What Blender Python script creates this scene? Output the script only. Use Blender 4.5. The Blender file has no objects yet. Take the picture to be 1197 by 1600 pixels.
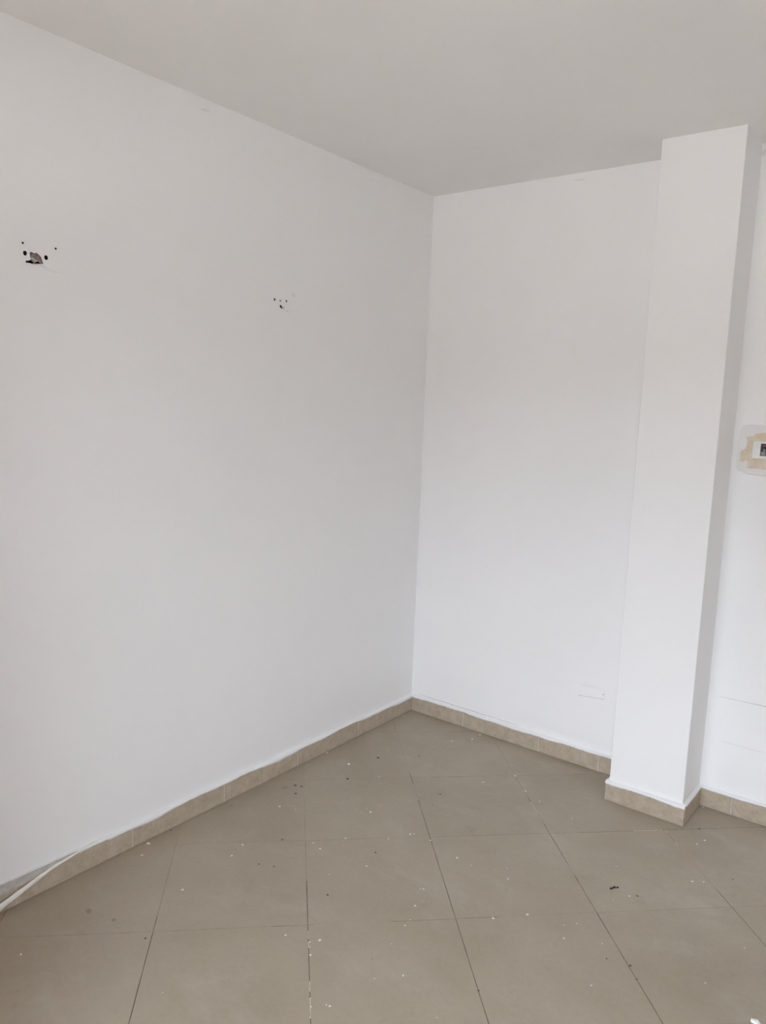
import bpy, bmesh, math, random
from mathutils import Vector, Matrix
random.seed(7)
C = bpy.context.scene
COL = C.collection

# ------------------------------------------------------------------ camera
F = 1198.42
yaw, pit, roll = -0.653417, -0.135741, 0.038091
fw = Vector((math.sin(yaw)*math.cos(pit), math.cos(yaw)*math.cos(pit), math.sin(pit)))
rt = Vector((math.cos(yaw), -math.sin(yaw), 0)); up = rt.cross(fw)
r2 = rt*math.cos(roll)+up*math.sin(roll); u2 = up*math.cos(roll)-rt*math.sin(roll)
cd = bpy.data.cameras.new('camera'); cam = bpy.data.objects.new('camera', cd); COL.objects.link(cam)
M = Matrix.Identity(4)
for i in range(3):
    M[i][0] = r2[i]; M[i][1] = u2[i]; M[i][2] = -fw[i]
M[0][3], M[1][3], M[2][3] = 2.38862, -3.45318, 1.70142
cam.matrix_world = M
cd.sensor_fit = 'HORIZONTAL'; cd.sensor_width = 36; cd.lens = F/1197*36; cd.clip_start = .02
C.camera = cam

# ------------------------------------------------------------------ daylight, exposure
H = 2.8                                                             # ceiling height
XR, YF = 5.0, -4.1                                                  # far sides of the room
OX0, OX1, OZ = 0.85, 2.95, 2.25                                       # balcony doorway behind the camera
w = bpy.data.worlds.new('sky'); C.world = w; w.use_nodes = True
bg = w.node_tree.nodes['Background']
bg.inputs['Color'].default_value = (0.80, 0.88, 1.0, 1); bg.inputs['Strength'].default_value = 7.5
ad = bpy.data.lights.new('doorway_portal', 'AREA'); ad.shape = 'RECTANGLE'
ad.size = OX1-OX0; ad.size_y = OZ; ad.cycles.is_portal = True
ao = bpy.data.objects.new('doorway_portal', ad); COL.objects.link(ao)
ao.location = ((OX0+OX1)/2, YF-.01, OZ/2); ao.rotation_euler = (math.radians(90), 0, 0)
sd = bpy.data.lights.new('sun', 'SUN'); sd.energy = 32; sd.angle = math.radians(.6); sd.color = (1, .965, .93)
so = bpy.data.objects.new('sun', sd); COL.objects.link(so)
so.rotation_euler = Vector((-.55, .12, -.85)).to_track_quat('-Z', 'Y').to_euler()   # high, from the side: falls on the balcony only
C.view_settings.view_transform = 'Standard'; C.view_settings.look = 'None'
C.view_settings.gamma = 1; C.view_settings.use_curve_mapping = False
C.view_settings.exposure = 0.75
C.cycles.use_denoising = True
C.cycles.max_bounces = 14; C.cycles.diffuse_bounces = 10; C.cycles.sample_clamp_indirect = 8

# ------------------------------------------------------------------ materials
def s2l(c): return tuple(((v/255)/12.92 if v/255 <= .04045 else ((v/255+.055)/1.055)**2.4) for v in c)+(1,)
class NT:
    def __init__(s, name, rough=.6, spec=.3):
        s.m = bpy.data.materials.new(name); s.m.use_nodes = True; s.t = s.m.node_tree
        s.b = s.t.nodes['Principled BSDF']; s.b.inputs['Roughness'].default_value = rough
        s.b.inputs['Specular IOR Level'].default_value = spec
        g = s.t.nodes.new('ShaderNodeNewGeometry'); s.pos = g.outputs['Position']
    def link(s, a, b): s.t.links.new(a, b)
    def noise(s, scale, detail=3, rough=.5, vec=None, stretch=None):
        n = s.t.nodes.new('ShaderNodeTexNoise'); n.inputs['Scale'].default_value = scale
        n.inputs['Detail'].default_value = detail; n.inputs['Roughness'].default_value = rough
        v = vec or s.pos
        if stretch:
            mp = s.t.nodes.new('ShaderNodeMapping'); mp.inputs['Scale'].default_value = stretch
            s.link(v, mp.inputs['Vector']); v = mp.outputs['Vector']
        s.link(v, n.inputs['Vector']); return n.outputs['Fac']
    def ramp(s, fac, stops):
        r = s.t.nodes.new('ShaderNodeValToRGB'); e = r.color_ramp.elements
        while len(e) < len(stops): e.new(.5)
        for k, (p, c) in enumerate(stops):
            e[k].position = p; e[k].color = c if len(c) == 4 else s2l(c)
        s.link(fac, r.inputs['Fac']); return r.outputs['Color']
    def mix(s, fac, a, b, mode='MIX'):
        x = s.t.nodes.new('ShaderNodeMix'); x.data_type = 'RGBA'; x.blend_type = mode
        for v, k in ((fac, 0), (a, 6), (b, 7)):
            if hasattr(v, 'is_linked') or hasattr(v, 'links'): s.link(v, x.inputs[k])
            else: x.inputs[k].default_value = v
        return x.outputs[2]
    def rnd(s):
        return s.t.nodes.new('ShaderNodeObjectInfo').outputs['Random']
    def bump(s, h, strength, dist=.002):
        b = s.t.nodes.new('ShaderNodeBump'); b.inputs['Strength'].default_value = strength; b.inputs['Distance'].default_value = dist
        s.link(h, b.inputs['Height']); s.link(b.outputs['Normal'], s.b.inputs['Normal'])
    def col(s, c):
        if isinstance(c, tuple): s.b.inputs['Base Color'].default_value = c
        else: s.link(c, s.b.inputs['Base Color'])
        return s.m
G = lambda v: (v, v, v, 1)

def wall_paint(name, base, low):
    n = NT(name, .62, .25)
    c = n.ramp(n.noise(1.6, 4, .55), [(.3, low), (.7, base)])
    n.bump(n.noise(140, 2), .12, .0012)
    return n.col(c)
m_wall = wall_paint('white_wall_paint', (243, 242, 242), (240, 240, 240))
m_ceil = wall_paint('ceiling_paint', (237, 236, 235), (233, 232, 231))
m_gloss = wall_paint('fresh_paint_line', (238, 238, 238), (232, 232, 231))
m_rimp = wall_paint('old_paint_rim', (234, 231, 230), (226, 223, 221))

n = NT('floor_tile_glaze', .42, .38)
base = n.ramp(n.noise(2.2, 5, .6), [(.25, (159, 147, 128)), (.5, (167, 156, 138)), (.75, (174, 163, 146))])
fine = n.ramp(n.noise(60, 4, .7), [(.3, G(.93)), (.7, G(1.0))])
c = n.mix(1.0, base, fine, 'MULTIPLY')
haze = n.ramp(n.noise(3.1, 5, .65, stretch=(1, 1.6, 1)), [(.55, G(0)), (.76, G(.32))])
c = n.mix(haze, c, s2l((190, 184, 174)))
dirt = n.ramp(n.noise(4.3, 6, .7, stretch=(1.4, 1, 1)), [(.62, G(0)), (.80, G(.42))])
c = n.mix(dirt, c, s2l((128, 112, 92)))
rr = n.ramp(n.rnd(), [(0, G(.965)), (1, G(1.0))])
c = n.mix(1.0, c, rr, 'MULTIPLY')
n.link(n.ramp(n.noise(7, 5, .7), [(.3, G(.36)), (.7, G(.55))]), n.b.inputs['Roughness'])
m_tile = n.col(c)

n = NT('joint_grout', .9, .1)
m_grout = n.col(n.ramp(n.noise(9, 3, .6), [(.3, (82, 70, 56)), (.5, (112, 100, 84)), (.62, (134, 122, 105)), (.78, (158, 147, 130))]))

n = NT('skirting_tile_glaze', .5, .35)
a = n.ramp(n.noise(28, 5, .65), [(.25, (168, 154, 134)), (.55, (186, 173, 154)), (.8, (199, 188, 171))])
tone = n.ramp(n.rnd(), [(0, G(.93)), (1, G(1))])
m_skirt = n.col(n.mix(1.0, a, tone, 'MULTIPLY'))
n = NT('skirting_joint_filler', .9, .1); m_skj = n.col(n.ramp(n.noise(60), [(.3, (196, 188, 176)), (.7, (214, 208, 199))]))

n = NT('bare_plaster_brown', .95, .05)
m_brown = n.col(n.ramp(n.noise(160, 5, .8), [(.3, (140, 122, 117)), (.5, (184, 168, 164)), (.72, (212, 200, 197))]))
n.bump(n.noise(260, 4, .8), 1.0, .003)
n = NT('hole_dark', 1, 0); m_dark = n.col(n.ramp(n.noise(200, 3), [(.3, (34, 26, 24)), (.7, (74, 62, 58))]))
n = NT('plaster_chip', .9, .1); m_chip = n.col(n.ramp(n.noise(120, 3), [(.3, (176, 168, 163)), (.7, (214, 210, 206))]))
n = NT('cream_plaster', .95, .08)
m_cream = n.col(n.ramp(n.noise(26, 5, .7), [(.3, (208, 194, 168)), (.5, (220, 207, 188)), (.7, (228, 219, 209))]))
n.bump(n.noise(80, 4, .7), .5, .002)
n = NT('white_plastic', .35, .5); m_plast = n.col(n.ramp(n.noise(40), [(.3, (222, 223, 219)), (.7, (232, 232, 229))]))
n = NT('black_plastic', .4, .4); m_black = n.col(n.ramp(n.noise(40), [(.3, (18, 17, 19)), (.7, (30, 29, 31))]))
n = NT('grey_terminal', .5, .4); m_grey = n.col(n.ramp(n.noise(60), [(.3, (120, 122, 122)), (.7, (150, 152, 150))]))
n = NT('red_insulation', .5, .4); m_red = n.col(n.ramp(n.noise(90), [(.3, (96, 52, 58)), (.7, (150, 112, 114))]))
n = NT('white_speck_paint', .7, .2); m_speck = n.col(n.ramp(n.noise(90), [(.3, (222, 218, 210)), (.7, (240, 238, 232))]))
n = NT('dark_speck_dirt', .9, .1); m_dirt = n.col(n.ramp(n.noise(90), [(.3, (84, 74, 64)), (.7, (108, 97, 84))]))
n = NT('faint_smudge_dirt', .9, .1); m_smud = n.col(n.ramp(n.noise(90), [(.3, (144, 133, 116)), (.7, (157, 146, 129))]))
n = NT('charcoal_chip', .8, .2); m_char = n.col(n.ramp(n.noise(120), [(.3, (52, 46, 42)), (.7, (86, 78, 70))]))
n = NT('grey_filler', .95, .05); m_fill = n.col(n.ramp(n.noise(45, 5, .7), [(.3, (176, 171, 162)), (.7, (206, 203, 197))]))
n = NT('painted_tape', .7, .2); m_tape = n.col(n.ramp(n.noise(70, 5, .7, stretch=(1, .3, 1)), [(.3, (232, 228, 219)), (.7, (250, 247, 241))]))
n = NT('shadow_crack', 1, 0); m_crack_shadow = n.col(n.ramp(n.noise(50), [(.35, (150, 148, 150)), (.65, (198, 197, 200))]))
n = NT('balcony_concrete', .9, .1); m_conc = n.col(n.ramp(n.noise(6, 5), [(.3, (140, 138, 136)), (.7, (156, 154, 151))]))

# ------------------------------------------------------------------ helpers
def mesh(name, verts, faces, mat=None):
    me = bpy.data.meshes.new(name); me.from_pydata([tuple(v) for v in verts], [], faces); me.update()
    if mat: me.materials.append(mat)
    return me
def obj(name, me, parent=None, loc=(0, 0, 0), rot=None, **props):
    o = bpy.data.objects.new(name, me); COL.objects.link(o); o.location = loc
    if rot: o.rotation_euler = rot
    if parent: o.parent = parent
    for k, v in props.items(): o[k] = v
    return o
def empty(name, loc=(0, 0, 0), **props): return obj(name, None, None, loc, **props)
def bmfin(bm, name, mat):
    bmesh.ops.recalc_face_normals(bm, faces=bm.faces[:])
    me = bpy.data.meshes.new(name); bm.to_mesh(me); bm.free()
    if mat: me.materials.append(mat)
    return me
def addbox(bm, a, b):
    (x0, y0, z0), (x1, y1, z1) = a, b
    v = [bm.verts.new(p) for p in ((x0,y0,z0),(x1,y0,z0),(x1,y1,z0),(x0,y1,z0),(x0,y0,z1),(x1,y0,z1),(x1,y1,z1),(x0,y1,z1))]
    for f in ((0,3,2,1),(4,5,6,7),(0,1,5,4),(1,2,6,5),(2,3,7,6),(3,0,4,7)): bm.faces.new([v[i] for i in f])
def box(name, a, b, mat, bevel=0, seg=1):
    bm = bmesh.new(); addbox(bm, a, b)
    if bevel: bmesh.ops.bevel(bm, geom=bm.edges[:], offset=bevel, segments=seg, affect='EDGES', profile=.6)
    return bmfin(bm, name, mat)
def prism(name, pts, mapf, t0, t1, mat, bevel=0, jitter=0):
    """outline pts (a, b) extruded from depth t0 to t1; mapf(a, b, t) gives the world point"""
    bm = bmesh.new()
    lo = [bm.verts.new(mapf(a, b, t0)) for a, b in pts]
    hi = [bm.verts.new(mapf(a, b, t1+random.uniform(-jitter, jitter))) for a, b in pts]
    bm.faces.new(lo); tf = bm.faces.new(hi); k = len(pts)
    for i in range(k): bm.faces.new((lo[i], lo[(i+1) % k], hi[(i+1) % k], hi[i]))
    if bevel:
        bmesh.ops.bevel(bm, geom=tf.edges[:], offset=bevel, segments=2, affect='EDGES')
    return bmfin(bm, name, mat)
LW = lambda a, b, t: (t, a, b)          # on the left wall: a = y, b = z, t out of the wall
BW = lambda a, b, t: (a, -t, b)         # on the back wall: a = x, b = z
FL = lambda a, b, t: (a, b, t)
def circle(cx, cy, r, k=12, ry=None, wob=0):
    return [(cx+r*math.cos(2*math.pi*i/k)*(1+random.uniform(-wob, wob)), cy+(ry or r)*math.sin(2*math.pi*i/k)*(1+random.uniform(-wob, wob))) for i in range(k)]
def refine(pts, n=3, amp=.0006):
    out = []
    for i, p in enumerate(pts):
        q = pts[(i+1) % len(pts)]
        for k in range(n):
            f = k/n; out.append((p[0]+(q[0]-p[0])*f+random.uniform(-amp, amp), p[1]+(q[1]-p[1])*f+random.uniform(-amp, amp)))
    return out
def carve(o, cutters):
    """cut the holes out of the wall mesh for good; the cutters are deleted again"""
    cs = []
    for me in cutters:
        c = bpy.data.objects.new('cutter', me); COL.objects.link(c); cs.append(c)
        md = o.modifiers.new('cut', 'BOOLEAN'); md.operation = 'DIFFERENCE'; md.solver = 'EXACT'; md.object = c
        md.material_mode = 'TRANSFER'
    bpy.context.view_layer.update()
    dg = bpy.context.evaluated_depsgraph_get()
    nm = bpy.data.meshes.new_from_object(o.evaluated_get(dg), depsgraph=dg)
    o.modifiers.clear(); o.data = nm
    for c in cs: bpy.data.objects.remove(c)

# ------------------------------------------------------------------ room shell
S, HS = 0.0134, 0.0868                  # thickness and height of the skirting tiles
PX0, PX1, PD = 1.2597, 1.5791, 0.2415   # pillar
T = .15
wall_left = obj('wall_left', box('wall_left', (-T, YF-T, -.02), (0, T, H), m_wall), kind='structure')
wall_back = obj('wall_back', box('wall_back', (0, 0, -.02), (XR+T, T, H), m_wall), kind='structure')
wall_right = obj('wall_right', box('wall_right', (XR, YF-T, -.02), (XR+T, 0, H), m_wall), kind='structure')
bm = bmesh.new()
addbox(bm, (0, YF-T, -.02), (OX0, YF, H)); addbox(bm, (OX1, YF-T, -.02), (XR, YF, H)); addbox(bm, (OX0, YF-T, OZ), (OX1, YF, H))
wall_front = obj('wall_front', bmfin(bm, 'wall_front', m_wall), kind='structure')
ceiling = obj('ceiling', box('ceiling', (-T, YF-T, H), (XR+T, T, H+.15), m_ceil), kind='structure')
door_frame = empty('door_1', ((OX0+OX1)/2, YF, 0), kind='structure')
for nm, a, b in (('jamb', (OX0, YF-T, 0), (OX0+.05, YF+.01, OZ)), ('jamb', (OX1-.05, YF-T, 0), (OX1, YF+.01, OZ)), ('lintel', (OX0+.05, YF-T, OZ-.05), (OX1-.05, YF+.01, OZ))):
    o = obj(nm, box(nm, a, b, m_plast, .003), door_frame); o.location = -Vector(door_frame.location)

# pillar: a box column, full height, slightly rounded plastered arrises
bm = bmesh.new(); addbox(bm, (PX0, -PD, -.002), (PX1, .01, H+.002))
ve = [e for e in bm.edges if abs(e.verts[0].co.z-e.verts[1].co.z) > 1 and e.verts[0].co.y < -.1]
bmesh.ops.bevel(bm, geom=ve, offset=.003, segments=3, affect='EDGES', profile=.5)
pillar = obj('pillar', bmfin(bm, 'pillar', m_wall), kind='structure')
pillar['label'] = 'white square pillar standing against the back wall'

# ------------------------------------------------------------------ floor of diagonal tiles
floor = obj('floor', box('floor', (-.02, YF-T, -.14), (XR+.02, .02, -.0012), m_grout), kind='structure')
th = math.radians(44.35); eu = Vector((math.cos(th), math.sin(th))); ev = Vector((math.sin(th), -math.cos(th)))
PIT, U0, V0, GAP = .497, -.1235, .815, .0024
def clip(poly, inside, cut):
    out = []
    for i, p in enumerate(poly):
        q = poly[(i+1) % len(poly)]; a, b = inside(p), inside(q)
        if a >= 0: out.append(p)
        if (a >= 0) != (b >= 0): t = a/(a-b); out.append((p[0]+(q[0]-p[0])*t, p[1]+(q[1]-p[1])*t))
    return out
def tile_mesh(poly):
    n_ = len(poly); cx = sum(p[0] for p in poly)/n_; cy = sum(p[1] for p in poly)/n_
    v = [(x, y, -.004) for x, y in poly]+[(x, y, -.0005) for x, y in poly]
    for i, (x, y) in enumerate(poly):
        d = Vector((cx-x, cy-y)); L = d.length or 1; d *= min(.001, L*.3)/L; v.append((x+d.x, y+d.y, 0))
    f = [tuple(range(2*n_, 3*n_))]
    for i in range(n_):
        j = (i+1) % n_; f += [(i, j, n_+j, n_+i), (n_+i, n_+j, 2*n_+j, 2*n_+i)]
    return mesh('tile', v, f, m_tile)
full = None
h = (PIT-GAP)/2
for i in range(-16, 17):
    for j in range(-16, 17):
        cu, cv = U0+(i+.5)*PIT, V0+(j+.5)*PIT
        c2 = eu*cu+ev*cv
        loc = [tuple(eu*a*h+ev*b*h) for a, b in ((-1, -1), (-1, 1), (1, 1), (1, -1))]
        if (Vector(loc[1])-Vector(loc[0])).cross(Vector(loc[2])-Vector(loc[1])) < 0: loc.reverse()
        P = [(p[0]+c2.x, p[1]+c2.y) for p in loc]
        inside = all(0 <= x <= XR and YF <= y <= 0 for x, y in P)
        tilt = (random.uniform(-.00012, .00012), random.uniform(-.00012, .00012), 0)
        if inside:
            if full is None: full = tile_mesh(loc)
            obj('tile', full, floor, (c2.x, c2.y, random.uniform(-.0001, .0000)), tilt); continue
        for fn in (lambda p: p[0], lambda p: XR-p[0], lambda p: p[1]-YF, lambda p: -p[1]):
            if P: P = clip(P, fn, 0)
        if len(P) >= 3:
            ar = abs(sum(P[k][0]*P[(k+1) % len(P)][1]-P[(k+1) % len(P)][0]*P[k][1] for k in range(len(P))))/2
            if ar > .0006: obj('tile', tile_mesh([(x-c2.x, y-c2.y) for x, y in P]), floor, (c2.x, c2.y, 0))

# most joints are filled flush with tile-coloured grout; only some stretches are open and dark, a few are white with paint
n = NT('flush_grout', .6, .25); m_flush = n.col(n.ramp(n.noise(12, 4, .6), [(.3, (150, 138, 120)), (.5, (163, 151, 133)), (.7, (172, 162, 145))]))
n = NT('white_grout', .8, .2); m_wgrout = n.col(n.ramp(n.noise(40, 4, .6), [(.35, (168, 157, 140)), (.6, (208, 200, 186))]))
def filler(kind, k, a, b, mat, top=-.0001):
    """grout strip in joint line k (kind 'u': runs along v, kind 'v': runs along u) between a and b"""
    w_ = GAP/2
    if kind == 'u': c = U0+k*PIT; q = [(c-w_, a), (c+w_, a), (c+w_, b), (c-w_, b)]; pp = [eu*x+ev*y for x, y in q]
    else: c = V0+k*PIT; q = [(a, c-w_), (b, c-w_), (b, c+w_), (a, c+w_)]; pp = [eu*x+ev*y for x, y in q]
    pl = [tuple(p) for p in pp]
    for fn in (lambda p: p[0], lambda p: XR-p[0], lambda p: p[1]-YF, lambda p: -p[1]):
        if pl: pl = clip(pl, fn, 0)
    if len(pl) < 3: return
    if sum(pl[i][0]*pl[(i+1) % len(pl)][1]-pl[(i+1) % len(pl)][0]*pl[i][1] for i in range(len(pl))) < 0: pl.reverse()
    m_ = len(pl); v_ = [(x, y, -.0014) for x, y in pl]+[(x, y, top) for x, y in pl]
    f_ = [tuple(range(m_, 2*m_))]+[(i, (i+1) % m_, m_+(i+1) % m_, m_+i) for i in range(m_)]
    obj('joint_filler', mesh('joint_filler', v_, f_, mat), floor)
FLUSH = {('u', 0): [(-.2, .775), (.875, 1.02)], ('u', 1): [(-.2, 1.02), (1.16, 1.24), (1.52, 1.60)], ('u', -1): [(-.2, 1.57)], ('u', -2): [(0, 1.735)],
         ('u', 2): [(.3, 1.30), (1.43, 1.70)], ('u', 3): [(0, 3)], ('v', 0): [(-2, -.02), (.16, 2)], ('v', 1): [(-2, .50)], ('v', 2): [(-3, -.74), (-.60, -.34), (.025, 3)],
         ('v', 3): [(-3, 3)], ('v', -1): [(-1, 1)], ('v', -2): [(-1, 1)]}
for (kd, k), segs in FLUSH.items():
    for a, b in segs: filler(kd, k, a, b, m_flush)
for kd, k, a, b in (('v', 1, .735, .86), ('u', 2, 1.31, 1.335), ('u', 2, 1.40, 1.43), ('u', -1, 1.84, 1.875), ('u', -1, 1.89, 1.915), ('u', -1, 2.06, 2.10), ('u', -1, 2.13, 2.20), ('u', 1, 1.06, 1.16)):
    filler(kd, k, a, b, m_wgrout, .0001)
for k in range(-6, 12):                                             # the part of the room behind the camera
    if k > 3: filler('v', k, -5, 5, m_flush)

# ------------------------------------------------------------------ skirting
def skirting(name, O, d, out, L, joints, edge, seed, top_extra=0.0, lines=(), cap_side=False):
    """row of tiles from point O along d (length L), standing out of the wall along `out`; joints = distances of the joints;
    edge(s) = how far the ragged paint comes down over the tile face at distance s"""
    O, d, out = Vector((*O, 0)), Vector((*d, 0)), Vector((*out, 0)); up_ = Vector((0, 0, 1))
    root = empty(name, O, kind='structure')
    rnd = random.Random(seed)
    cuts = [0]+list(joints)+[L]
    R = Matrix((d, out, up_)).transposed().to_4x4()
    for a, b in zip(cuts[:-1], cuts[1:]):
        me = box('skirting_tile', (a+.0012, .0005, .0005), (b-.0012, S+rnd.uniform(-.0006, .0004), HS+rnd.uniform(-.0006, .0006)), m_skirt, .0012)
        o = obj('skirting_tile', me, root); o.matrix_basis = R
    for jn in joints:
        o = obj('joint_filler', box('joint_filler', (jn-.0016, .0005, .001), (jn+.0016, S-.0004, HS-.002), m_skj), root); o.matrix_basis = R
    # the paint: lies on the top ledge and runs over the front edge with a ragged hem
    N = max(8, int(L/.006)); v = []; f = []
    t = 0.0; a1 = 0.0
    for k in range(N+1):
        s = L*k/N; a1 = .75*a1+rnd.uniform(-.0011, .0011); e = max(.0006, edge(s)+a1)
        zt = HS+.0018
        v += [(s, -.0005, zt+.004+.0012*math.sin(s*9)), (s, S*.55, zt+.0012), (s, S+.0012, zt-.0004), (s, S+.0018, HS-e*.5), (s, S+.0004, HS-e), (s, S-.002, HS-e)]
    for k in range(N):
        for q in range(5): a = k*6+q; f.append((a, a+6, a+7, a+1))
    me = mesh('paint_edge', v, f, m_gloss)
    for p in me.polygons: p.use_smooth = True
    o = obj('paint_edge', me, root); o.matrix_basis = R
    return root, R
base_left, RL = skirting('baseboard_left', (0, 0), (0, -1), (1, 0), -YF, [.03, .49, .939, 1.39, 1.84, 2.29, 2.74, 3.19, 3.64, 4.09, 4.54, 4.99, 5.44, 5.89],
    lambda s: .009+.006*math.sin(s*7.3+.5)+.004*math.sin(s*19) if s < 1.95 else .006, 3)
base_back, RB = skirting('baseboard_back', (0, 0), (1, 0), (0, -1), PX0, [.353, .802, 1.117], lambda s: .008+.003*math.sin(s*8+2.6)+.0015*math.sin(s*31), 5)
base_bk2, _ = skirting('baseboard_back', (PX1, 0), (1, 0), (0, -1), XR-PX1, [.142, .592, 1.042, 1.492, 1.942], lambda s: .004+.002*math.sin(s*14), 6)
base_pf, _ = skirting('baseboard_pillar', (PX0-S, -PD), (1, 0), (0, -1), PX1-PX0+2*S, [], lambda s: .009+.003*math.sin(s*21+1), 8)
base_pr, _ = skirting('baseboard_pillar', (PX1, -PD), (0, 1), (1, 0), PD-S, [], lambda s: .005, 9)
base_pl, _ = skirting('baseboard_pillar', (PX0, -PD), (0, 1), (-1, 0), PD-S, [], lambda s: .005, 10)
base_rt, _ = skirting('baseboard_right', (XR, -S), (0, -1), (-1, 0), -YF-S, [.45*k for k in range(1, 14)], lambda s: .005, 11)
# crack line above the back skirting where the paint has shrunk from the wall
def ribbon(name, pts, mapf, wd, t, mat, parent, taper=True):
    v = []; f = []; k = len(pts)
    for i, (a, b) in enumerate(pts):
        q = wd*(min(1, .25+min(i, k-1-i)*.5) if taper else 1)
        v += [mapf(a, b-q/2, -.0005), mapf(a, b-q/2, t), mapf(a, b+q/2, t), mapf(a, b+q/2, -.0005)]
        if i:
            for r in range(3): c = (i-1)*4+r; f.append((c, c+4, c+5, c+1))
    f += [(0, 1, 2, 3), tuple((k-1)*4+r for r in (3, 2, 1, 0))]
    me = mesh(name, v, f, mat); bm = bmesh.new(); bm.from_mesh(me); bmesh.ops.recalc_face_normals(bm, faces=bm.faces[:]); bm.to_mesh(me); bm.free()
    return obj(name, me, parent)
ribbon('crack_or_shadow', [(.04+.05*i, HS+.0135+.0008*math.sin(i*2.1)-.0005*i*.3) for i in range(14)], BW, .0022, .0009, m_crack_shadow, wall_back)

# ------------------------------------------------------------------ damaged fixings in the left wall
outline = [(-2.1853, 2.1331), (-2.1811, 2.1377), (-2.1702, 2.1351), (-2.1618, 2.1378), (-2.1509, 2.1313), (-2.1455, 2.1219), (-2.143, 2.1119), (-2.1396, 2.1083), (-2.1543, 2.1055), (-2.1655, 2.1017), (-2.1806, 2.1024), (-2.1983, 2.1027), (-2.1981, 2.1098), (-2.1872, 2.1103), (-2.1803, 2.116), (-2.1841, 2.1243)]
deep = [(-2.1975, 2.1078), (-2.1872, 2.1092), (-2.1803, 2.1138), (-2.1707, 2.1122), (-2.1674, 2.1078), (-2.171, 2.1040), (-2.1806, 2.1044), (-2.1965, 2.1036)]
deep2 = [(-2.1655, 2.1134), (-2.1568, 2.1160), (-2.1493, 2.1121), (-2.1450, 2.1086), (-2.157, 2.1074), (-2.1650, 2.1077)]
def multi(name, polys, t0, t1, mat, mapf=LW):
    bm = bmesh.new()
    for pts in polys:
        a = [bm.verts.new(mapf(x, y, t0)) for x, y in pts]; b = [bm.verts.new(mapf(x, y, t1)) for x, y in pts]; k = len(pts)
        bm.faces.new(a); bm.faces.new(b)
        for i in range(k): bm.faces.new((a[i], a[(i+1) % k], b[(i+1) % k], b[i]))
    return bmfin(bm, name, mat)
tail2 = [(-1.0904, 2.1079), (-1.0792, 2.1049), (-1.0759, 2.0987), (-1.0869, 2.094), (-1.0949, 2.0975)]
slit2 = [(-1.1046, 2.1095), (-1.0984, 2.1124), (-1.0900, 2.1079), (-1.0850, 2.1015), (-1.0918, 2.0985), (-1.0997, 2.1013)]
drill = [(-2.1997, 2.1304, .0062, .0075), (-2.1316, 2.1286, .0062, .0075), (-2.206, 2.1597, .0036, .0036), (-2.099, 2.1618, .0034, .0034),
         (-1.1341, 2.1297, .0045, .0055), (-1.1005, 2.1288, .0035, .0035), (-1.0645, 2.1321, .0035, .005)]
carve(wall_left, [multi('c1', [refine(outline)], .01, -.010, m_brown), multi('c1b', [tail2], .01, -.004, m_fill),
                  multi('c2', [refine(deep, 2, .0004), refine(deep2, 2, .0004)], .011, -.05, m_dark),
                  multi('c3', [slit2]+[circle(a, b, r, 12, q, .08) for a, b, r, q in drill], .012, -.045, m_dark)])
# broken plaster inside and below the crater
def lump(name, pts, mapf, t0, t1, mat, parent, bev=.001, jit=.0008): return obj(name, prism(name, pts, mapf, t0, t1, mat, 0, jit), parent)
lump('plaster_chip', refine([(-2.1815, 2.1196), (-2.1774, 2.1216), (-2.1692, 2.1179), (-2.1650, 2.1108), (-2.1662, 2.1078), (-2.1721, 2.1122)], 2, .0003), LW, -.012, .0015, m_chip, wall_left)
lump('plaster_chip', refine([(-2.1652, 2.1134), (-2.1582, 2.1156), (-2.1569, 2.1128), (-2.1646, 2.1109)], 2, .0003), LW, -.012, -.001, m_chip, wall_left)
lump('paint_flake', refine([(-2.1627, 2.1036), (-2.1515, 2.1048), (-2.132, 2.1006), (-2.1334, 2.0985), (-2.1391, 2.0985), (-2.1572, 2.1006)], 3, .0004), LW, -.001, .004, m_gloss, wall_left)
lump('paint_flake', refine([(-2.1984, 2.0986), (-2.1821, 2.0996), (-2.1655, 2.1017), (-2.1628, 2.1002), (-2.1739, 2.0972), (-2.1972, 2.096)], 3, .0004), LW, -.001, .003, m_gloss, wall_left)
for k in range(10):
    a, b = random.uniform(-2.178, -2.148), random.uniform(2.116, 2.133)
    lump('plaster_chip', circle(a, b, random.uniform(.0015, .004), 6, None, .4), LW, -.0105, -.0105+random.uniform(.002, .006), m_brown, wall_left)
# shallow swollen ridges of paint trailing from both fixings
def ridge(pts, wd, hgt, mapf, parent, mat=None):
    v = []; f = []; k = len(pts)
    for i, (a, b) in enumerate(pts):
        e = min(1, .1+.5*min(i, k-1-i))
        for q, z in ((-1, -.0004), (-.5, .5), (0, 1), (.5, .5), (1, -.0004)): v.append(mapf(a, b+q*wd*e, hgt*e*z if z > 0 else z))
        if i:
            for r in range(4): c = (i-1)*5+r; f.append((c, c+1, c+6, c+5))
    me = mesh('paint_ridge', v, f, mat or m_wall)
    for p in me.polygons: p.use_smooth = True
    return obj('paint_ridge', me, parent)
ridge([(-2.150+.012*i, 2.099-.0012*i) for i in range(7)], .008, .0045, LW, wall_left)
ridge([(-1.090+.012*i, 2.097-.0010*i) for i in range(7)], .007, .0035, LW, wall_left)
ridge([(-1.534+.012*i, 2.758+.0015*i) for i in range(6)], .004, .0015, LW, wall_left, m_rimp)
ridge([(-.55+.02*i, 2.762+.001*i) for i in range(9)], .006, .0015, LW, wall_left)
ridge([(.772+.014*i, 2.7715-.0008*i) for i in range(6)], .004, .0018, BW, wall_back, m_rimp)
lump('paint_flake', circle(-1.022, 2.163, .006, 8, .012, .3), LW, -.0005, .0008, m_rimp, wall_left)
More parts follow.
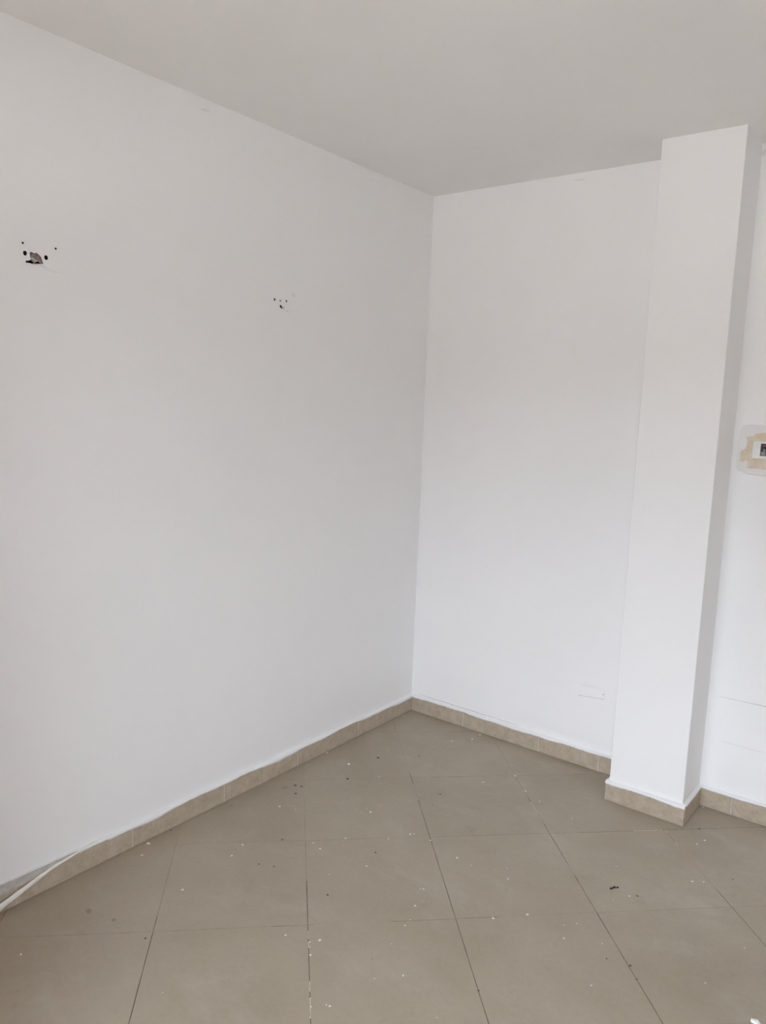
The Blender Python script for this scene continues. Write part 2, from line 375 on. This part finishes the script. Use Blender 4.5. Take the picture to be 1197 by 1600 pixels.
lump('paint_flake', refine([(1.576, 2.762), (1.585, 2.775), (1.600, 2.778), (1.612, 2.768), (1.60, 2.752), (1.583, 2.75)], 2, .002), BW, -.001, .004, m_rimp, wall_back)

# thin old screed of plaster on the left wall low edge, below the lifted strip
lump('bare_patch', refine([(-2.06, HS+.004), (-2.14, HS+.006), (-2.25, HS+.007), (-2.36, HS+.008), (-2.62, HS+.007), (-2.62, HS-.022), (-2.36, HS-.026), (-2.26, HS-.022), (-2.16, HS-.012), (-2.08, HS-.002)], 4, .001),
     lambda a, b, t: (S+t, a, b), -.001, .0024, m_fill, base_left)

# ------------------------------------------------------------------ back wall: filled patches, wiring box
patch = refine([(1.588, .513), (1.64, .5145), (1.72, .516), (1.95, .514), (2.06, .512), (2.06, .312), (1.83, .3145), (1.71, .3165), (1.62, .313), (1.588, .318)], 4, .0006)
obj('filled_patch', prism('filled_patch', patch, BW, -.001, .0022, m_wall, .0008), wall_back)
ribbon('crack_or_shadow', [(1.615+.025*i, .5125+.0004*i) for i in range(14)], BW, .0013, .0025, m_crack_shadow, wall_back)
ridge([(1.60+.03*i, .3155+.0005*math.sin(i)) for i in range(14)], .003, .0032, BW, wall_back, m_rimp)

cover = empty('blanking_plate', (1.048, 0, .378))
cover['label'] = 'small flat rectangular plate painted over white, low on the back wall left of the pillar'; cover['category'] = 'cover plate'
cp = [(.980, .4015), (1.118, .4065), (1.1195, .3625), (.985, .3495)]
me = prism('plate', cp, lambda a, b, t: (a-1.048, -t, b-.378), 0, .0035, m_wall, .001); obj('plate', me, cover)
me = prism('screw_hole', circle(1.112, .383, .0028, 10), lambda a, b, t: (a-1.048, -t, b-.378), .003, .0041, m_crack_shadow); obj('screw_hole', me, cover)
ridge([(.986+.0135*i, .3485+.0013*i) for i in range(11)], .0035, .005, BW, wall_back, m_gloss)
ribbon('crack_or_shadow', [(.988+.0130*i, .3462+.0013*i) for i in range(11)], BW, .0022, .0012, m_crack_shadow, wall_back)  # grey ribbon standing in for the shadow line under the plate
ridge([(.975+.0145*i, .4035+.0006*i) for i in range(11)], .003, .0035, BW, wall_back, m_gloss)

# raised rim of old paint and the scraped cream plaster round the switch
rim = refine([(1.607, 1.672), (1.613, 1.684), (1.66, 1.684), (1.80, 1.682), (1.836, 1.678), (1.842, 1.66), (1.842, 1.51), (1.83, 1.488), (1.72, 1.4845), (1.64, 1.489), (1.608, 1.4935), (1.6, 1.51), (1.602, 1.6152)], 4, .0012)
obj('paint_rim', prism('paint_rim', rim, BW, -.001, .0030, m_rimp, .0015, .0004), wall_back)
rp = [(1.607, 1.672), (1.613, 1.684), (1.66, 1.684), (1.73, 1.683), (1.80, 1.682)]
ridge([(1.611+.019*i, 1.683-.0002*i) for i in range(11)], .006, .006, BW, wall_back, m_gloss)
ridge([(1.612+.021*i, 1.4935-.009*math.sin(min(1.57, i*.28))) for i in range(11)], .007, .0062, BW, wall_back, m_gloss)
inner = refine([(1.622, 1.66), (1.66, 1.672), (1.79, 1.67), (1.825, 1.655), (1.828, 1.52), (1.79, 1.5), (1.66, 1.5), (1.615, 1.512), (1.611, 1.60)], 4, .0015)
obj('filler_coat', prism('filler_coat', inner, BW, .002, .0040, m_rimp, .0008, .0004), wall_back)
cream = refine([(1.632, 1.638), (1.634, 1.5905), (1.6132, 1.5759), (1.6095, 1.5355), (1.628, 1.531), (1.640, 1.542), (1.6444, 1.5087), (1.7154, 1.5064), (1.79, 1.507), (1.812, 1.53), (1.80, 1.645), (1.7008, 1.6574), (1.665, 1.6501), (1.655, 1.640)], 4, .002)
obj('bare_plaster', prism('bare_plaster', cream, BW, .0038, .0050, m_cream, 0, .0002), wall_back)

sx, sz = 1.7190, 1.5855
sw = empty('wall_switch', (sx, 0, sz))
sw['label'] = 'white wall switch frame with an open dark module, set in bare cream plaster'; sw['category'] = 'switch'
def ring(name, W, Hh, w_, h_, ox, oz, t0, t1, mat, bev=.0012):
    bm = bmesh.new()
    o_ = [(-W, -Hh), (W, -Hh), (W, Hh), (-W, Hh)]; i_ = [(ox-w_, oz-h_), (ox+w_, oz-h_), (ox+w_, oz+h_), (ox-w_, oz+h_)]
    V = {}
    for nm, L_ in (('o', o_), ('i', i_)):
        for t in (t0, t1): V[nm, t] = [bm.verts.new((a, -t, b)) for a, b in L_]
    for k in range(4):
        j = (k+1) % 4
        bm.faces.new((V['o', t1][k], V['o', t1][j], V['i', t1][j], V['i', t1][k])); bm.faces.new((V['o', t0][k], V['o', t0][j], V['i', t0][j], V['i', t0][k]))
        bm.faces.new((V['o', t0][k], V['o', t0][j], V['o', t1][j], V['o', t1][k])); bm.faces.new((V['i', t0][k], V['i', t0][j], V['i', t1][j], V['i', t1][k]))
    bmesh.ops.bevel(bm, geom=[e for e in bm.edges if abs(e.verts[0].co.y+t1) < 1e-6 and abs(e.verts[1].co.y+t1) < 1e-6], offset=bev, segments=1, affect='EDGES')
    return bmfin(bm, name, mat)
obj('frame', ring('frame', .0600, .0355, .0300, .0250, .0005, .0015, .0045, .0115, m_plast), sw)
for k in range(3):
    b0 = -.0295+.0200*k
    if k == 0 or k == 2:
        md = obj('module', box('module', (b0+.0004, -.0080, -.0235), (b0+.0194, -.0046, .0265), m_black if k == 0 else m_plast, .0006), sw)
        if k == 0:
            obj('wire', box('wire', (b0+.002, -.0125, .0165), (b0+.018, -.0081, .0225), m_red, .0015, 2), md)
            obj('terminal', box('terminal', (b0+.002, -.0110, -.0225), (b0+.019, -.0081, -.0065), m_grey, .001), md)
            obj('terminal', box('terminal', (b0+.010, -.0105, -.006), (b0+.018, -.0081, .004), m_grey, .002), md)
    else:
        obj('module', box('module', (b0+.0004, -.0080, -.0235), (b0+.0194, -.0046, .0265), m_black, .0006), sw)

# ------------------------------------------------------------------ lifted strip at the left skirting
P = [(S*.6, -1.99, HS+.004), (S+.003, -2.06, HS+.0015), (S+.005, -2.12, .0815), (S+.007, -2.165, .0765), (S+.009, -2.22, .0635), (S+.011, -2.286, .0455), (S+.013, -2.352, .0275), (S+.016, -2.43, .0135), (S+.03, -2.52, .0065), (S+.05, -2.62, .005)]
Wd = [.003, .006, .010, .013, .016, .021, .025, .027, .027, .027]
v = []; f = []
pts = []
for i in range(len(P)-1):
    for k in range(4):
        t = k/4; pts.append((Vector(P[i]).lerp(Vector(P[i+1]), t), Wd[i]*(1-t)+Wd[i+1]*t))
pts.append((Vector(P[-1]), Wd[-1]))
for i, (p, wd) in enumerate(pts):
    wob = .0010*math.sin(i*1.3)+random.uniform(-.0005, .0005)
    # section: a narrow channel that has sprung off: flat face outwards, small top ledge
    hw = wd/2+wob*.5
    for a, b in ((-.0035, hw), (.0015, hw+.0006), (.0032, hw*.3), (.0022, -hw*.55), (-.0005, -hw), (-.0040, -hw)): v.append((p.x+a, p.y, max(.0006, p.z+b)))
    if i:
        for r in range(6): c = (i-1)*6; f.append((c+r, c+(r+1) % 6, c+6+(r+1) % 6, c+6+r))
f += [tuple(range(6)), tuple(len(v)-1-r for r in range(6))]
bm = bmesh.new(); me = mesh('strip', v, f); bm.from_mesh(me)
strip = obj('loose_strip', bmfin(bm, 'loose_strip', m_tape))
for p in strip.data.polygons: p.use_smooth = True
strip['label'] = 'thin white strip peeling off the skirting at the foot of the left wall'; strip['category'] = 'strip'

# ------------------------------------------------------------------ paint drops, dirt spots and crumbs on the floor
W = [(0.081, -1.847, 0.0071), (0.034, -1.786, 0.0121), (0.362, -1.879, 0.0066), (0.249, -2.397, 0.0048), (0.704, -2.214, 0.0027), (0.335, -1.63, 0.006), (0.311, -1.554, 0.0074), (0.212, -1.256, 0.0068), (0.281, -1.23, 0.004), (0.02, -0.74, 0.0079), (0.179, -0.761, 0.0123), (0.368, -0.764, 0.0045), (0.532, -1.035, 0.0082), (0.505, -1.024, 0.0041), (0.526, -0.97, 0.0041), (0.506, -1.365, 0.005), (0.554, -1.376, 0.0062), (0.582, -1.257, 0.0051), (0.761, -1.345, 0.0048), (0.689, -1.476, 0.0035), (0.757, -1.06, 0.0065), (0.768, -1.049, 0.0052), (0.71, -1.144, 0.0038), (0.8, -1.811, 0.0051), (0.9, -1.756, 0.0072), (0.882, -1.784, 0.0041), (0.898, -1.801, 0.004), (0.923, -1.825, 0.005), (1.044, -1.955, 0.0037), (1.067, -1.976, 0.0036), (1.091, -2.007, 0.0027), (1.106, -1.94, 0.0055), (1.096, -1.943, 0.0037), (1.137, -1.774, 0.0039), (1.196, -1.707, 0.0058), (1.033, -1.414, 0.0056), (0.993, -1.326, 0.0035), (1.002, -1.319, 0.0046), (1.027, -1.35, 0.0027), (1.067, -1.52, 0.0043), (1.063, -1.485, 0.0032), (1.085, -1.621, 0.0031), (0.989, -1.075, 0.0074), (1.171, -1.009, 0.0037), (1.204, -1.064, 0.006), (1.273, -1.295, 0.0066), (1.352, -1.201, 0.0078), (1.5, -1.23, 0.0053), (1.471, -1.168, 0.0033), (1.502, -1.133, 0.0033), (1.653, -1.372, 0.0049), (1.607, -1.171, 0.0042), (1.585, -0.867, 0.0059), (1.547, -0.928, 0.0028), (1.482, -0.721, 0.0037), (1.735, -0.623, 0.0061), (1.769, -0.598, 0.0049), (1.675, -0.35, 0.0053), (1.691, -0.299, 0.0067), (1.973, -0.884, 0.0032), (1.918, -1.133, 0.004), (0.845, -1.043, 0.0051), (0.477, -0.036, 0.0104), (0.475, -0.112, 0.0102), (0.408, -0.206, 0.0084), (0.838, -0.323, 0.0077), (0.944, -0.425, 0.0074), (1.035, -0.466, 0.0058), (0.757, -0.481, 0.006), (1.207, -0.506, 0.0056), (1.608, -0.022, 0.0088), (1.056, -1.082, 0.0037), (1.507, -1.377, 0.002), (1.365, -1.776, 0.0027)]
D = [(0.242, -0.613, 0.011), (0.27, -0.877, 0.0103), (0.115, -1.128, 0.0142), (0.133, -1.081, 0.01), (0.162, -1.07, 0.0086), (0.187, -1.133, 0.0084), (0.38, -0.46, 0.0064), (0.67, -0.709, 0.0072), (0.697, -0.811, 0.0042), (0.401, -1.428, 0.0063), (0.452, -1.599, 0.0059), (0.504, -1.574, 0.0059), (0.732, -1.254, 0.0062), (0.765, -1.568, 0.0063), (0.474, -2.11, 0.0056), (0.022, -1.673, 0.005), (1.082, -1.714, 0.0024), (1.608, -0.847, 0.0059), (1.848, -0.508, 0.0049), (1.649, -0.221, 0.0069), (1.645, -1.23, 0.0041), (1.714, -1.211, 0.0061), (1.75, -1.255, 0.005), (1.403, -1.611, 0.0048), (0.222, -2.154, 0.0167), (0.322, -2.124, 0.0103)]
def spot_mesh(name, mat, k=9, hgt=.12):
    o_ = circle(0, 0, 1, k, None, .28); v = [(x, y, 0) for x, y in o_]+[(x*.6, y*.6, hgt) for x, y in o_]+[(0, 0, hgt*1.2)]
    f = [(i, (i+1) % k, k+(i+1) % k, k+i) for i in range(k)]+[(k+i, k+(i+1) % k, 2*k) for i in range(k)]
    me = mesh(name, v, f, mat)
    for p in me.polygons: p.use_smooth = True
    return me
wm = [spot_mesh('paint_speck', m_speck) for _ in range(5)]; dm = [spot_mesh('dirt_spot', m_dirt, 9, .05) for _ in range(4)]
sm = [spot_mesh('dirt_spot', m_smud, 12, .02) for _ in range(2)]
for i, (x, y, r) in enumerate(W):
    o = obj('paint_speck', wm[i % 5], floor, (x, y, 0), (0, 0, random.uniform(0, 6.28)))
    e = random.uniform(.5, .85); o.scale = (r*.8, r*.8*e, min(r, .006))
for i, (x, y, r) in enumerate(D):
    big = r > .0115 or r == .0103 and x > .3
    o = obj('dirt_spot', (sm[i % 2] if big else dm[i % 4]), floor, (x, y, 0), (0, 0, random.uniform(0, 6.28)))
    o.scale = (r*.8, r*.6, min(r, .006))
def crumb(name, x, y, rx, ry, rz, mat, label, cat, rot=0, seed=1, extra=()):
    rnd = random.Random(seed); bm = bmesh.new()
    for (dx, dy, q) in ((0, 0, 1), *extra):
        r_ = bmesh.ops.create_icosphere(bm, subdivisions=2, radius=1)
        for v_ in r_['verts']:
            k = 1+rnd.uniform(-.16, .16); v_.co = Vector((v_.co.x*rx*q*k+dx, v_.co.y*ry*q*k+dy, max(-.35, v_.co.z*k)*rz*q+.35*rz*q))
    me = bmfin(bm, name, mat); o = obj(name, me, None, (x, y, .0002), (0, 0, rot)); o['label'] = label; o['category'] = cat
    return o
crumb('dirt_crumb', 1.520, -.870, .0065, .0045, .004, m_char, 'dark grey dirt crumb with two lobes on the tiles in front of the pillar', 'crumb', .9, 3, ((.014, .004, 1.0), (.026, .002, .8)))
crumb('plaster_crumb', 2.072, -1.200, .0125, .0095, .006, m_gloss, 'white plaster crumb on the floor at the bottom right corner', 'crumb', .4, 4, ((.006, -.003, .7),))

# ------------------------------------------------------------------ outside the doorway: unseen ground, plus blockers added to shape the daylight
obj('wall_light_blocker_low', box('wall_light_blocker_low', (-6, YF-2.2, -.05), (12, YF-2.0, 1.05), m_conc, .01), kind='structure')  # unseen low wall, added to cut the lowest daylight
obj('slab_light_blocker', box('slab_light_blocker', (-1, YF-T-.9, 2.62), (6, YF-T-.001, 2.8), m_conc, .01), kind='structure')  # unseen overhang, added to trim daylight low on the back wall
obj('wall_light_blocker_far', box('wall_light_blocker_far', (-20, YF-26, -.05), (24, YF-22, 3.6), m_conc, .02), kind='structure')  # unseen building block, added to hide the low sky from the room
# unseen wooden door leaf, added to shade the left wall and tint it warm
m_wood = NT('warm_bounce_wood', .45, .35); m_wood = m_wood.col(m_wood.ramp(m_wood.noise(6, 5, .6, stretch=(6, 6, .6)), [(.3, (176, 112, 70)), (.7, (200, 138, 92))]))
d2 = empty('door_light_blocker', (0, -3.09, 0), kind='structure')
obj('blocker_leaf', box('blocker_leaf', (.03, -.02, .008), (.83, .02, 2.08), m_wood, .003), d2)
obj('handle', box('handle', (.70, -.06, 1.02), (.80, -.045, 1.04), m_grey, .004), d2)
obj('ground', box('ground', (-30, -60, -.16), (34, YF-T-.001, -.03), m_conc), kind='structure')
